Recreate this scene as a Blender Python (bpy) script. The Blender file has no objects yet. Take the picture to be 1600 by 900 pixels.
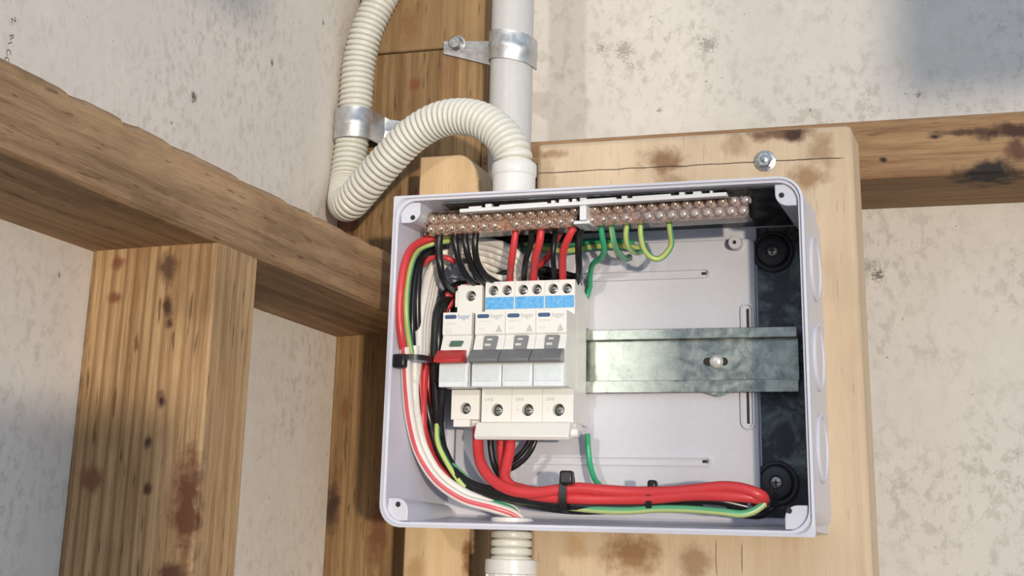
import bpy, math, random
from mathutils import Vector, Matrix
random.seed(7)
scene = bpy.context.scene
COL = scene.collection
ZO = 1400.0            # the box hangs 1.4 m above the ground; everything below is in millimetres about the box centre

# ------------------------------------------------------------------ camera
A = [[0.93883216, 0.34280664, 0.03282974],
     [-0.0779519, 0.30440084, -0.94934906],
     [-0.33543656, 0.88872028, 0.31250373]]          # rows: camera right, down, forward in world axes
FPX, CX0, CY0 = 2435.8, 719.8, 89.7
CAM = Vector((264.896, -1023.466, -129.784))
Ar, Ad, Af = [Vector(r) for r in A]

def ray(px, py):
    return Ar * ((px - CX0) / FPX) + Ad * ((py - CY0) / FPX) + Af
def P(px, py, Y):
    d = ray(px, py); t = (Y - CAM.y) / d.y
    return CAM + d * t
def PX(px, py, X):
    d = ray(px, py); t = (X - CAM.x) / d.x
    return CAM + d * t

cd = bpy.data.cameras.new('camera'); cam = bpy.data.objects.new('camera', cd); COL.objects.link(cam)
m = Matrix(((Ar.x, -Ad.x, -Af.x), (Ar.y, -Ad.y, -Af.y), (Ar.z, -Ad.z, -Af.z)))
m = m.to_quaternion().to_matrix().to_4x4()
m.translation = (CAM + Vector((0, 0, ZO))) * 0.001
cam.matrix_world = m
cd.sensor_width = 36.0; cd.lens = FPX / 1600 * 36.0
cd.shift_x = (800 - CX0) / 1600; cd.shift_y = -(450 - CY0) / 1600
cd.clip_start = 0.02; cd.clip_end = 50
scene.camera = cam

# ------------------------------------------------------------------ world, sun, exposure
w = bpy.data.worlds.new('world'); scene.world = w; w.use_nodes = True
nt = w.node_tree; nt.nodes.clear()
out = nt.nodes.new('ShaderNodeOutputWorld'); bg = nt.nodes.new('ShaderNodeBackground')
tc = nt.nodes.new('ShaderNodeTexCoord'); sx = nt.nodes.new('ShaderNodeSeparateXYZ')
mr = nt.nodes.new('ShaderNodeMapRange'); mr.inputs[1].default_value = -1; mr.inputs[2].default_value = 1
cr = nt.nodes.new('ShaderNodeValToRGB')
cr.color_ramp.elements[0].position = 0.0; cr.color_ramp.elements[0].color = (0.05, 0.045, 0.045, 1)
cr.color_ramp.elements[1].position = 1.0; cr.color_ramp.elements[1].color = (0.58, 0.77, 1.10, 1)
e = cr.color_ramp.elements.new(0.42); e.color = (0.16, 0.17, 0.20, 1)
e = cr.color_ramp.elements.new(0.58); e.color = (0.60, 0.78, 1.06, 1)
nt.links.new(tc.outputs['Generated'], sx.inputs[0]); nt.links.new(sx.outputs[2], mr.inputs[0])
nt.links.new(mr.outputs[0], cr.inputs[0]); nt.links.new(cr.outputs[0], bg.inputs[0]); nt.links.new(bg.outputs[0], out.inputs[0])
bg.inputs[1].default_value = 0.64
SUN = Vector((-0.55, 1.0, 0.05)).normalized()
sd = bpy.data.lights.new('sun', 'SUN'); sd.energy = 2.15; sd.color = (1.0, 0.85, 0.66); sd.angle = math.radians(1.6)
so = bpy.data.objects.new('sun', sd); COL.objects.link(so); so.rotation_euler = SUN.to_track_quat('-Z', 'Y').to_euler()
so.location = (1.5, -3, 2.2)
SUN2 = Vector((0.10, 1.0, -0.14)).normalized()
sd2 = bpy.data.lights.new('second_sun', 'SUN'); sd2.energy = 0.65; sd2.color = (1.0, 0.95, 0.88); sd2.angle = math.radians(2.2)
so2 = bpy.data.objects.new('second_sun', sd2); COL.objects.link(so2); so2.rotation_euler = SUN2.to_track_quat('-Z', 'Y').to_euler()
so2.location = (-.3, -3, 2.2)
ad = bpy.data.lights.new('daylight', 'AREA'); ad.shape = 'RECTANGLE'; ad.size = 1.6; ad.size_y = 1.2; ad.energy = 10; ad.color = (0.82, 0.91, 1.0)
ao = bpy.data.objects.new('daylight', ad); COL.objects.link(ao); ao.location = (0.1, -2.6, 2.6)
ao.rotation_euler = (Vector((0, 0, 1.4)) - Vector(ao.location)).to_track_quat('-Z', 'Y').to_euler()
wd_ = bpy.data.lights.new('side_fill', 'AREA'); wd_.shape = 'RECTANGLE'; wd_.size = 1.4; wd_.size_y = 1.3; wd_.energy = 27; wd_.color = (0.80, 0.90, 1.0)  # cool fill added from the right to brighten the left wall
wo = bpy.data.objects.new('side_fill', wd_); COL.objects.link(wo); wo.location = (1.5, -2.5, 1.2)
wo.rotation_euler = (Vector((-.2, 0, 1.4)) - Vector(wo.location)).to_track_quat('-Z', 'Y').to_euler()
vs = scene.view_settings; vs.view_transform = 'Standard'; vs.look = 'None'; vs.gamma = 1; vs.use_curve_mapping = False; vs.exposure = 0.0

# ------------------------------------------------------------------ mesh helpers (mm)
class MB:
    def __init__(s): s.v = []; s.f = []; s.mi = []; s.uv = []
    def add(s, vs, fs, mi=0, uvs=None):
        b = len(s.v); s.v += [tuple(q) for q in vs]
        for k, f in enumerate(fs):
            s.f.append([i + b for i in f]); s.mi.append(mi)
            s.uv.append(uvs[k] if uvs else None)
        return s
    def box(s, x0, x1, y0, y1, z0, z1, mi=0):
        v = [(x, y, z) for x in (x0, x1) for y in (y0, y1) for z in (z0, z1)]
        return s.add(v, [(0, 1, 3, 2), (4, 6, 7, 5), (0, 4, 5, 1), (2, 3, 7, 6), (0, 2, 6, 4), (1, 5, 7, 3)], mi)
    def prism(s, poly, axis, a0, a1, mi=0):
        # poly of 2d points; axis 'y': (x,z); axis 'x': (y,z); axis 'z': (x,y)
        def mk3(p, a):
            return {'y': (p[0], a, p[1]), 'x': (a, p[0], p[1]), 'z': (p[0], p[1], a)}[axis]
        n = len(poly)
        ar = sum(poly[i][0] * poly[(i + 1) % n][1] - poly[(i + 1) % n][0] * poly[i][1] for i in range(n))
        if ar < 0: poly = poly[::-1]
        if axis == 'y': a0, a1 = max(a0, a1), min(a0, a1)
        else: a0, a1 = min(a0, a1), max(a0, a1)
        v = [mk3(p, a0) for p in poly] + [mk3(p, a1) for p in poly]
        f = [tuple(range(n))[::-1], tuple(range(n, 2 * n))] + [(i, (i + 1) % n, n + (i + 1) % n, n + i) for i in range(n)]
        return s.add(v, f, mi)
    def lathe(s, c, ax, prof, n=24, mi=0, arc=None):
        c = Vector(c); ax = Vector(ax).normalized()
        u = ax.cross(Vector((0, 0, 1)));
        if u.length < 0.1: u = ax.cross(Vector((0, 1, 0)))
        u.normalize(); t = ax.cross(u)
        v = []; f = []
        for (r, h) in prof:
            for k in range(n):
                a = 2 * math.pi * k / n
                v.append(c + ax * h + (u * math.cos(a) + t * math.sin(a)) * max(r, 1e-4))
        for j in range(len(prof) - 1):
            for k in range(n):
                k2 = (k + 1) % n
                f.append((j * n + k, j * n + k2, (j + 1) * n + k2, (j + 1) * n + k))
        f.append(tuple(range(n))[::-1]); f.append(tuple(range((len(prof) - 1) * n, len(prof) * n)))
        return s.add(v, f, mi)
    def cyl(s, c, ax, r, h, n=24, mi=0): return s.lathe(c, ax, [(r, 0), (r, h)], n, mi)
    def tube(s, pts, r, n=12, mi=0, ref=(0, -1, 0)):
        pts = [Vector(p) for p in pts]; N = len(pts); v = []; f = []; uvs = []
        rf = r if callable(r) else (lambda i: r)
        L = 0; prevn = None
        for i, p in enumerate(pts):
            t = (pts[min(i + 1, N - 1)] - pts[max(i - 1, 0)]).normalized()
            if prevn is None:
                nn = Vector(ref) - t * t.dot(Vector(ref))
                if nn.length < 0.2: nn = Vector((1, 0, 0)) - t * t.x
            else:
                nn = prevn - t * t.dot(prevn)
                d = Vector(ref) - t * t.dot(Vector(ref))
                if d.length > 0.35:
                    nn = nn.normalized().lerp(d.normalized(), 0.25)
                    nn = nn - t * t.dot(nn)
            nn.normalize(); prevn = nn; b = t.cross(nn)
            rr = rf(i)
            for k in range(n):
                a = 2 * math.pi * k / n
                v.append(p - (nn * math.cos(a) + b * math.sin(a)) * rr)   # k = n/2 faces ref
        for i in range(N - 1):
            for k in range(n):
                k2 = (k + 1) % n
                f.append((i * n + k, i * n + k2, (i + 1) * n + k2, (i + 1) * n + k))
                uvs.append([(k / n, i), ((k + 1) / n, i), ((k + 1) / n, i + 1), (k / n, i + 1)])
        f.append(tuple(range(n))[::-1]); uvs.append(None)
        f.append(tuple(range((N - 1) * n, N * n))); uvs.append(None)
        return s.add(v, f, mi, uvs)
    def platehole(s, x0, x1, z0, z1, cx, cz, r, yf, yb, mi=0, mih=1, n=24, depth=5):
        v = []; f = []
        for ring in range(4):
            for k in range(n):
                a = 2 * math.pi * (k + 0.5) / n; dx, dz = math.cos(a), math.sin(a)
                if ring in (0, 1):
                    tx = ((x1 - cx) / dx) if dx > 1e-6 else ((x0 - cx) / dx if dx < -1e-6 else 1e9)
                    tz = ((z1 - cz) / dz) if dz > 1e-6 else ((z0 - cz) / dz if dz < -1e-6 else 1e9)
                    if tx < tz: X = x1 if dx > 0 else x0; Z = cz + dz * tx
                    else: Z = z1 if dz > 0 else z0; X = cx + dx * tz
                    v.append([X, yb if ring == 0 else yf, Z])
                elif ring == 2: v.append([cx + dx * r, yf, cz + dz * r])
                else: v.append([cx + dx * r, yf + depth, cz + dz * r])
        for (cxr, czr) in ((x0, z0), (x0, z1), (x1, z0), (x1, z1)):      # snap nearest to corners
            for ring in (0, 1):
                k = min(range(n), key=lambda q: (v[ring * n + q][0] - cxr) ** 2 + (v[ring * n + q][2] - czr) ** 2)
                v[ring * n + k][0] = cxr; v[ring * n + k][2] = czr
        g = []
        for ring in range(3):
            for k in range(n):
                k2 = (k + 1) % n
                (g if ring == 2 else f).append((ring * n + k, (ring + 1) * n + k, (ring + 1) * n + k2, ring * n + k2))
        s.add(v, f, mi)
        b = len(s.v) - 4 * n
        for q in g: s.f.append([i + b for i in q]); s.mi.append(mi); s.uv.append(None)
        s.f.append([b + 3 * n + k for k in range(n)][::-1]); s.mi.append(mih); s.uv.append(None)
        return s

def spline(cp, step=2.0):
    cp = [Vector(c) for c in cp]; pts = []
    q = [cp[0] * 2 - cp[1]] + cp + [cp[-1] * 2 - cp[-2]]
    for i in range(1, len(q) - 2):
        p0, p1, p2, p3 = q[i - 1:i + 3]
        n = max(2, int((p2 - p1).length / step))
        a0 = max((p1 - p0).length ** .5, 1e-3); a1 = max((p2 - p1).length ** .5, 1e-3); a2 = max((p3 - p2).length ** .5, 1e-3)
        t0 = 0; t1 = a0; t2 = t1 + a1; t3 = t2 + a2
        for k in range(n):
            t = t1 + (t2 - t1) * k / n
            A1 = p0 * ((t1 - t) / (t1 - t0)) + p1 * ((t - t0) / (t1 - t0))
            A2 = p1 * ((t2 - t) / (t2 - t1)) + p2 * ((t - t1) / (t2 - t1))
            A3 = p2 * ((t3 - t) / (t3 - t2)) + p3 * ((t - t2) / (t3 - t2))
            B1 = A1 * ((t2 - t) / (t2 - t0)) + A2 * ((t - t0) / (t2 - t0))
            B2 = A2 * ((t3 - t) / (t3 - t1)) + A3 * ((t - t1) / (t3 - t1))
            pts.append(B1 * ((t2 - t) / (t2 - t1)) + B2 * ((t - t1) / (t2 - t1)))
    pts.append(cp[-1]); return pts

def resample(pts, ds):
    out = [pts[0]]; acc = 0; i = 0; cur = pts[0]
    while i < len(pts) - 1:
        d = (pts[i + 1] - cur).length
        if acc + d >= ds:
            cur = cur + (pts[i + 1] - cur) * ((ds - acc) / d); out.append(cur); acc = 0
        else:
            acc += d; i += 1; cur = pts[i]
    return out

def tag(o, label=None, cat=None, group=None, kind=None):
    if label: o['label'] = label
    if cat: o['category'] = cat
    if group: o['group'] = group
    if kind: o['kind'] = kind
    return o

def mk(name, mb, mats, parent=None, label=None, cat=None, group=None, kind=None, bevel=0, sharp=38):
    if not isinstance(mats, (list, tuple)): mats = [mats]
    me = bpy.data.meshes.new(name)
    if parent: org = parent['_o']
    else:
        xs = [q[0] for q in mb.v]; ys = [q[1] for q in mb.v]; zs = [q[2] for q in mb.v]
        org = ((min(xs) + max(xs)) / 2, (min(ys) + max(ys)) / 2, min(zs))
    me.from_pydata([((q[0] - org[0]) * .001, (q[1] - org[1]) * .001, (q[2] - org[2]) * .001) for q in mb.v], [], mb.f)
    for mt in mats: me.materials.append(mt)
    me.polygons.foreach_set('material_index', mb.mi)
    me.polygons.foreach_set('use_smooth', [True] * len(mb.f))
    if any(u for u in mb.uv):
        ul = me.uv_layers.new(name='UVMap')
        for pl, u in zip(me.polygons, mb.uv):
            if u:
                for li, c in zip(pl.loop_indices, u): ul.data[li].uv = c
    me.update(); me.set_sharp_from_angle(angle=math.radians(sharp))
    o = bpy.data.objects.new(name, me); COL.objects.link(o)
    if parent: o.parent = parent
    else: o.location = (org[0] * .001, org[1] * .001, (org[2] + ZO) * .001)
    o['_o'] = list(org)
    if bevel:
        md = o.modifiers.new('bevel', 'BEVEL'); md.width = bevel * .001; md.segments = 2; md.limit_method = 'ANGLE'; md.angle_limit = math.radians(40)
    return tag(o, label, cat, group, kind)

def thing(name, label, cat, loc, group=None):
    o = bpy.data.objects.new(name, None); COL.objects.link(o)
    o.empty_display_size = .01
    o.location = (loc[0] * .001, loc[1] * .001, (loc[2] + ZO) * .001); o['_o'] = list(loc)
    return tag(o, label, cat, group)

def text(name, body, size, loc, parent, mat, rot=(math.pi / 2, 0, 0), sxx=1.0, ext=0.05):
    cu = bpy.data.curves.new(name, 'FONT'); cu.body = body; cu.size = size * .001; cu.extrude = ext * .001
    t = bpy.data.objects.new(name + '_c', cu); COL.objects.link(t)
    dg = bpy.context.evaluated_depsgraph_get(); dg.update()
    me = bpy.data.meshes.new_from_object(t.evaluated_get(dg)); bpy.data.objects.remove(t)
    me.materials.clear(); me.materials.append(mat)
    o = bpy.data.objects.new(name, me); COL.objects.link(o)
    org = parent['_o'] if parent else (0, 0, -ZO)
    o.location = ((loc[0] - org[0]) * .001, (loc[1] - org[1]) * .001, (loc[2] - org[2]) * .001)
    o.rotation_euler = rot; o.scale = (sxx, 1, 1)
    if parent: o.parent = parent
    o['_o'] = [0, 0, 0]
    return o

# ------------------------------------------------------------------ materials
class NG:
    def __init__(s, name):
        s.m = bpy.data.materials.new(name); s.m.use_nodes = True; s.t = s.m.node_tree; s.t.nodes.clear()
        s.out = s.t.nodes.new('ShaderNodeOutputMaterial'); s.b = s.t.nodes.new('ShaderNodeBsdfPrincipled')
        s.t.links.new(s.b.outputs[0], s.out.inputs[0])
    def n(s, typ, **kw):
        x = s.t.nodes.new(typ)
        for k, v in kw.items(): setattr(x, k, v)
        return x
    def l(s, a, b): s.t.links.new(a, b)
    def pos(s):
        g = s.n('ShaderNodeNewGeometry'); a = s.n('ShaderNodeVectorMath', operation='SUBTRACT'); a.inputs[1].default_value = (0, 0, ZO * .001)
        s.l(g.outputs['Position'], a.inputs[0]); b = s.n('ShaderNodeVectorMath', operation='SCALE'); b.inputs['Scale'].default_value = 1000
        s.l(a.outputs[0], b.inputs[0]); return b.outputs[0]
    def vmul(s, v, k):
        a = s.n('ShaderNodeVectorMath', operation='MULTIPLY'); s.l(v, a.inputs[0]); a.inputs[1].default_value = k; return a.outputs[0]
    def vadd(s, v, k):
        a = s.n('ShaderNodeVectorMath', operation='ADD'); s.l(v, a.inputs[0]); a.inputs[1].default_value = k; return a.outputs[0]
    def noise(s, v, sc, det=3, rough=.5, dist=0):
        a = s.n('ShaderNodeTexNoise'); s.l(v, a.inputs['Vector']); a.inputs['Scale'].default_value = sc; a.inputs['Detail'].default_value = det
        a.inputs['Roughness'].default_value = rough; a.inputs['Distortion'].default_value = dist; return a.outputs[0]
    def mr(s, v, a, b, c=0, d=1):
        x = s.n('ShaderNodeMapRange'); s.l(v, x.inputs[0])
        for i, q in enumerate((a, b, c, d)): x.inputs[i + 1].default_value = q
        return x.outputs[0]
    def math(s, op, a, b):
        x = s.n('ShaderNodeMath', operation=op)
        for i, q in enumerate((a, b)):
            if isinstance(q, (int, float)): x.inputs[i].default_value = q
            else: s.l(q, x.inputs[i])
        return x.outputs[0]
    def mix(s, f, a, b):
        x = s.n('ShaderNodeMix', data_type='RGBA')
        if isinstance(f, (int, float)): x.inputs[0].default_value = f
        else: s.l(f, x.inputs[0])
        for i, q in ((6, a), (7, b)):
            if isinstance(q, tuple): x.inputs[i].default_value = (*q, 1)
            else: s.l(q, x.inputs[i])
        return x.outputs[2]
    def col(s, c):
        if isinstance(c, tuple): s.b.inputs['Base Color'].default_value = (*c, 1)
        else: s.l(c, s.b.inputs['Base Color'])
    def bump(s, h, st, dist=.0005):
        x = s.n('ShaderNodeBump'); x.inputs['Strength'].default_value = st; x.inputs['Distance'].default_value = dist
        s.l(h, x.inputs['Height']); s.l(x.outputs[0], s.b.inputs['Normal'])
    def set(s, **k):
        for a, b in k.items(): s.b.inputs[a.replace('_', ' ')].default_value = b
        return s

def plain(name, c, rough=.5, metal=0.0, coat=0.0, var=0.05):
    g = NG(name); p = g.pos(); n = g.noise(p, .35, 3)
    k = g.mr(n, .3, .7, 1 - var, 1 + var)
    x = g.n('ShaderNodeVectorMath', operation='SCALE'); x.inputs[0].default_value = c; g.l(k, x.inputs['Scale'])
    g.col(x.outputs[0]); g.set(Roughness=rough, Metallic=metal); g.b.inputs['Coat Weight'].default_value = coat
    return g.m

def wood(name, light, dark, axis, spots=(), seed=0, ring=.16, fleck=1.0, contrast=1.0, rough=.72, lines=(), bands=None):
    g = NG(name); p = g.vadd(g.pos(), (seed * 37.1, seed * 21.3, seed * 11.7)); raw = g.pos()
    st = [1, 1, 1]; st[axis] = .035
    v = g.vmul(p, tuple(st))
    big = g.noise(v, .035, 2, .5)
    wv = g.n('ShaderNodeTexNoise'); g.l(v, wv.inputs['Vector']); wv.inputs['Scale'].default_value = ring; wv.inputs['Detail'].default_value = 2; wv.inputs['Distortion'].default_value = .6
    rings = g.mr(wv.outputs[0], .38, .62)
    fine = g.noise(v, 1.3, 3, .7)
    st2 = [1, 1, 1]; st2[axis] = .12
    fl = g.noise(g.vmul(p, tuple(st2)), .35, 2, .4)
    fleckm = g.math('MULTIPLY', g.mr(fl, .665, .73), .6 * fleck)
    blot = g.noise(g.vmul(p, tuple([1, 1, 1][i] * (.35 if i == axis else 1) for i in range(3))), .035, 4, .6)
    f = g.math('ADD', g.math('MULTIPLY', rings, .38 * contrast), g.math('MULTIPLY', g.mr(fine, .3, .7), .48 * contrast))
    f = g.math('ADD', f, g.math('MULTIPLY', g.mr(big, .35, .65), .22 * contrast))
    c = g.mix(f, light, dark)
    if bands:
        ax2, fr_, amp_, st_ = bands
        sp = g.n('ShaderNodeSeparateXYZ'); g.l(p, sp.inputs[0])
        ph = g.math('ADD', g.math('MULTIPLY', sp.outputs[ax2], fr_), g.math('MULTIPLY', g.noise(v, .03, 3, .6), amp_))
        sn = g.mr(g.math('SINE', ph, 0), .1, 1.0)
        c = g.mix(g.math('MULTIPLY', sn, g.mr(g.noise(v, .05, 2), .3, .6, st_ * .4, st_)), c, tuple(q * .8 for q in dark))
    c = g.mix(g.math('MULTIPLY', g.mr(blot, .52, .72), .35 * contrast), c, tuple(q * .55 for q in dark))
    c = g.mix(fleckm, c, tuple(q * .35 for q in dark))
    for (ctr, rad, col, s) in spots:
        a = g.n('ShaderNodeVectorMath', operation='SUBTRACT'); g.l(raw, a.inputs[0]); a.inputs[1].default_value = tuple(ctr)
        b = g.vmul(a.outputs[0], tuple(1 / r for r in rad))
        ln = g.n('ShaderNodeVectorMath', operation='LENGTH'); g.l(b, ln.inputs[0])
        nz = g.noise(g.vadd(raw, tuple(ctr)), .09, 4, .65)
        d = g.math('ADD', ln.outputs['Value'], g.math('MULTIPLY', g.math('SUBTRACT', nz, .5), 2.0))
        c = g.mix(g.mr(d, .4, 1.15, min(1, s * 1.25), 0), c, col)
    for (p0, p1, wd) in lines:      # shakes and cracks running in a face
        p0 = Vector(p0); p1 = Vector(p1); dr = (p1 - p0); L = dr.length; dr.normalize(); nn = Vector((-dr.z, 0, dr.x))
        a = g.n('ShaderNodeVectorMath', operation='SUBTRACT'); g.l(raw, a.inputs[0]); a.inputs[1].default_value = tuple(p0)
        d1 = g.n('ShaderNodeVectorMath', operation='DOT_PRODUCT'); g.l(a.outputs[0], d1.inputs[0]); d1.inputs[1].default_value = tuple(nn)
        d2 = g.n('ShaderNodeVectorMath', operation='DOT_PRODUCT'); g.l(a.outputs[0], d2.inputs[0]); d2.inputs[1].default_value = tuple(dr)
        wob = g.math('MULTIPLY', g.math('SUBTRACT', g.noise(raw, .05, 3), .5), 3.0)
        q = g.math('ABSOLUTE', g.math('ADD', d1.outputs['Value'], wob), 0)
        k = g.mr(q, wd * .5, wd, 1, 0)
        k = g.math('MULTIPLY', k, g.math('MULTIPLY', g.mr(d2.outputs['Value'], 0, 4), g.mr(d2.outputs['Value'], L - 4, L, 1, 0)))
        c = g.mix(g.math('MULTIPLY', k, .85), c, (.05, .025, .012))
    g.col(c); g.set(Roughness=rough); g.b.inputs['Specular IOR Level'].default_value = .3
    g.bump(g.math('ADD', fine, g.math('MULTIPLY', rings, .6)), .35, .0006)
    return g.m

def sheet(name, base, mott, spots=(), seed=0, scl=1.0):
    g = NG(name); raw = g.pos(); p = g.vadd(raw, (seed * 91, seed * 53, seed * 17))
    a = g.noise(g.vmul(p, (1, 1, .8)), .14 * scl, 6, .72, .15)
    zone = g.noise(p, .011, 3, .5)
    b = g.mr(a, .50, .60)
    fine = g.noise(p, .8, 3, .6)
    c = g.mix(g.math('MULTIPLY', b, g.mr(zone, .38, .62, .15, .8)), base, mott)
    c = g.mix(g.mr(fine, .3, .8, 0, .12), c, tuple(q * .6 for q in mott))
    pat = g.noise(p, .03, 4, .6)
    c = g.mix(g.mr(pat, .5, .7, 0, .35), c, tuple(min(1, q * 1.12) for q in base))
    gr = g.noise(p, .22, 2, .4)
    c = g.mix(g.mr(gr, .76, .80, 0, .6), c, (.16, .12, .09))
    for (ctr, rad, s) in spots:
        q = g.n('ShaderNodeVectorMath', operation='SUBTRACT'); g.l(raw, q.inputs[0]); q.inputs[1].default_value = tuple(ctr)
        ln = g.n('ShaderNodeVectorMath', operation='LENGTH'); g.l(q.outputs[0], ln.inputs[0])
        d = g.math('ADD', g.math('DIVIDE', ln.outputs['Value'], rad), g.math('MULTIPLY', g.math('SUBTRACT', g.noise(raw, .5, 3), .5), 3.0))
        c = g.mix(g.mr(d, .4, 1.0, s, 0), c, (.10, .08, .06))
    g.col(c); g.set(Roughness=.85); g.b.inputs['Specular IOR Level'].default_value = .2
    g.bump(g.math('ADD', a, fine), .25, .0006)
    return g.m

def galv(name, c1, c2, sc=.18, rough=.32, metal=1.0, mid=.5):
    g = NG(name); p = g.pos(); n = g.noise(p, sc, 5, .65, .5)
    g.col(g.mix(g.mr(n, mid - .1, mid + .12), c1, c2)); g.set(Metallic=metal)
    g.l(g.mr(n, .3, .7, rough - .08, rough + .15), g.b.inputs['Roughness']); return g.m

def striped(name, base, stripe, lo, hi, rough=.35):
    g = NG(name); uv = g.n('ShaderNodeUVMap'); s = g.n('ShaderNodeSeparateXYZ'); g.l(uv.outputs[0], s.inputs[0])
    a = g.math('GREATER_THAN', s.outputs[0], lo); b = g.math('LESS_THAN', s.outputs[0], hi)
    g.col(g.mix(g.math('MULTIPLY', a, b), base, stripe)); g.set(Roughness=rough); return g.m

M = {}
M['box'] = plain('grey_box_plastic', (.60, .605, .675), .32, var=.02)
M['plate'] = plain('grey_plate_plastic', (.56, .56, .61), .42, var=.02)
M['white'] = plain('white_device_plastic', (.74, .73, .69), .4, var=.02)
M['whitebar'] = plain('white_carrier_plastic', (.72, .73, .75), .4, var=.02)
M['toggle'] = plain('grey_toggle_plastic', (.17, .175, .185), .4)
M['redtoggle'] = plain('red_toggle_plastic', (.50, .035, .035), .4)
M['silver'] = plain('silver_label_holder', (.62, .67, .69), .28, .1)
M['silverlite'] = plain('clear_edge_plastic', (.72, .76, .80), .2)
M['blue'] = galv('blue_printed_strip', (.05, .32, .68), (.16, .46, .78), .5, .4, 0)
M['logoblue'] = plain('logo_navy', (.03, .075, .19), .4)
M['inkgrey'] = plain('grey_ink', (.42, .42, .42), .6)
M['inkfaint'] = plain('faint_ink', (.56, .56, .54), .6)
M['inkblue'] = plain('blue_ink', (.14, .26, .45), .6)
M['dark'] = plain('dark_recess', (.012, .012, .012), .6)
M['green_ind'] = plain('green_indicator', (.05, .12, .09), .4)
M['rubber'] = plain('black_rubber', (.035, .035, .042), .45)
M['tie'] = plain('black_nylon', (.012, .012, .013), .35)
M['redw'] = plain('red_wire_sheath', (.60, .045, .05), .38, var=.04)
M['blackw'] = plain('black_wire_sheath', (.012, .012, .013), .28)
M['whitew'] = plain('white_wire_sheath', (.78, .74, .68), .4)
M['greenw'] = plain('green_wire_sheath', (.04, .36, .17), .35)
M['gy'] = striped('green_yellow_sheath', (.09, .38, .19), (.50, .58, .17), .36, .62)
M['gy2'] = striped('green_yellow_sheath_turned', (.10, .38, .19), (.46, .56, .22), .52, .85)
M['wr'] = striped('white_sheath_red_stripe', (.80, .75, .69), (.60, .10, .12), .43, .565)
M['hose'] = plain('cream_hose_plastic', (.68, .67, .60), .38, var=.02)
M['pipe'] = plain('light_grey_pipe', (.52, .52, .51), .35, var=.03)
M['fit'] = plain('white_pvc_fitting', (.70, .69, .66), .3, var=.02)
M['galv'] = galv('galvanised_strap', (.52, .53, .53), (.64, .65, .65), .18, .42, .85)
M['railm'] = galv('zinc_rail', (.32, .35, .31), (.52, .56, .50), .12, .3, 1.0, .5)
M['shadem'] = galv('painted_shade_dark', (.05, .052, .06), (.20, .25, .235), .05, .38, .7, .56)  # dark colour that paints the shade inside the box
M['brass'] = galv('copper_brass', (.24, .12, .075), (.46, .29, .2), .5, .3, .5)
M['screwm'] = galv('nickel_screw', (.80, .76, .72), (.95, .92, .88), .8, .2, .55)
M['steel'] = galv('steel_head', (.30, .30, .30), (.5, .5, .5), .6, .35)
M['bolt'] = galv('bolt_zinc', (.42, .43, .42), (.62, .62, .6), .5, .3)
M['darkbolt'] = plain('dark_bolt', (.04, .045, .05), .4, .6)

g = NG('clear_brown_cover'); tr = g.n('ShaderNodeBsdfTransparent'); tr.inputs[0].default_value = (.97, .93, .90, 1)
gl = g.n('ShaderNodeBsdfGlossy'); gl.inputs['Roughness'].default_value = .08; gl.inputs[0].default_value = (.9, .9, .9, 1)
fr = g.n('ShaderNodeFresnel'); fr.inputs[0].default_value = 1.5; mx = g.n('ShaderNodeMixShader')
g.l(fr.outputs[0], mx.inputs[0]); g.l(tr.outputs[0], mx.inputs[1]); g.l(gl.outputs[0], mx.inputs[2]); g.l(mx.outputs[0], g.out.inputs[0])
M['cover'] = g.m

DK = (.035, .02, .012)
BR = (.22, .10, .045)

# ------------------------------------------------------------------ the setting: two sheeted walls
ls_spots = [(PX(303, 152, -240), 4, .9), (PX(425, 98, -240), 2.2, .8), (PX(505, 36, -240), 2.2, .7), (PX(15, 35, -240), 1, .1), (PX(268, 192, -240), 1.6, .7), (PX(93, 430, -240), 2, .6)]
bs_spots = [(P(975, 78, 160), 9, .45), (P(940, 75, 160), 5, .45), (P(1105, 70, 160), 8, .5), (P(985, 105, 160), 5, .3), (P(1372, 430, 160), 5, .8), (P(1358, 415, 160), 6, .3), (P(1435, 148, 160), 2.5, .6), (P(1425, 196, 160), 2.5, .6), (P(1030, 172, 160), 2.4, .5)]
mk('wall_left', MB().box(-252, -240, -800, 172, -700, 900), sheet('cement_sheet_left', (.74, .68, .61), (.55, .50, .435), ls_spots, 1), kind='structure')
mk('wall_back', MB().box(-240, 1100, 160, 172, -700, 900), sheet('cement_sheet_back', (.64, .605, .56), (.46, .43, .385), bs_spots, 2, .8), kind='structure')
# faint stamped writing on the left sheet
ink = plain('stamp_ink', (.13, .12, .11), .8)
stamp = thing('stamped_marking', 'small dark stamped characters on the left cement sheet above the beam', 'marking', (-240, -470, 110))
for ch, px, py in (('Z', 19, 28), ('R', 16, 55), ('I', 14, 67), ('C', 11, 78), ('O', 8, 90)):
    q = PX(px, py, -239.9)
    text('character', ch, 5.5, (q.x, q.y - 1, q.z), stamp, ink, rot=(math.radians(90), math.radians(62), math.radians(90)), ext=.03)

# ------------------------------------------------------------------ timber frame
def rounded(pts, r, n=3):
    return pts
def timber(name, dims, mat, label, cat='timber beam', bevel=2.0, jag=None):
    mb = MB().box(*dims)
    return mk(name, mb, mat, label=label, cat=cat, bevel=bevel)

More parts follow.
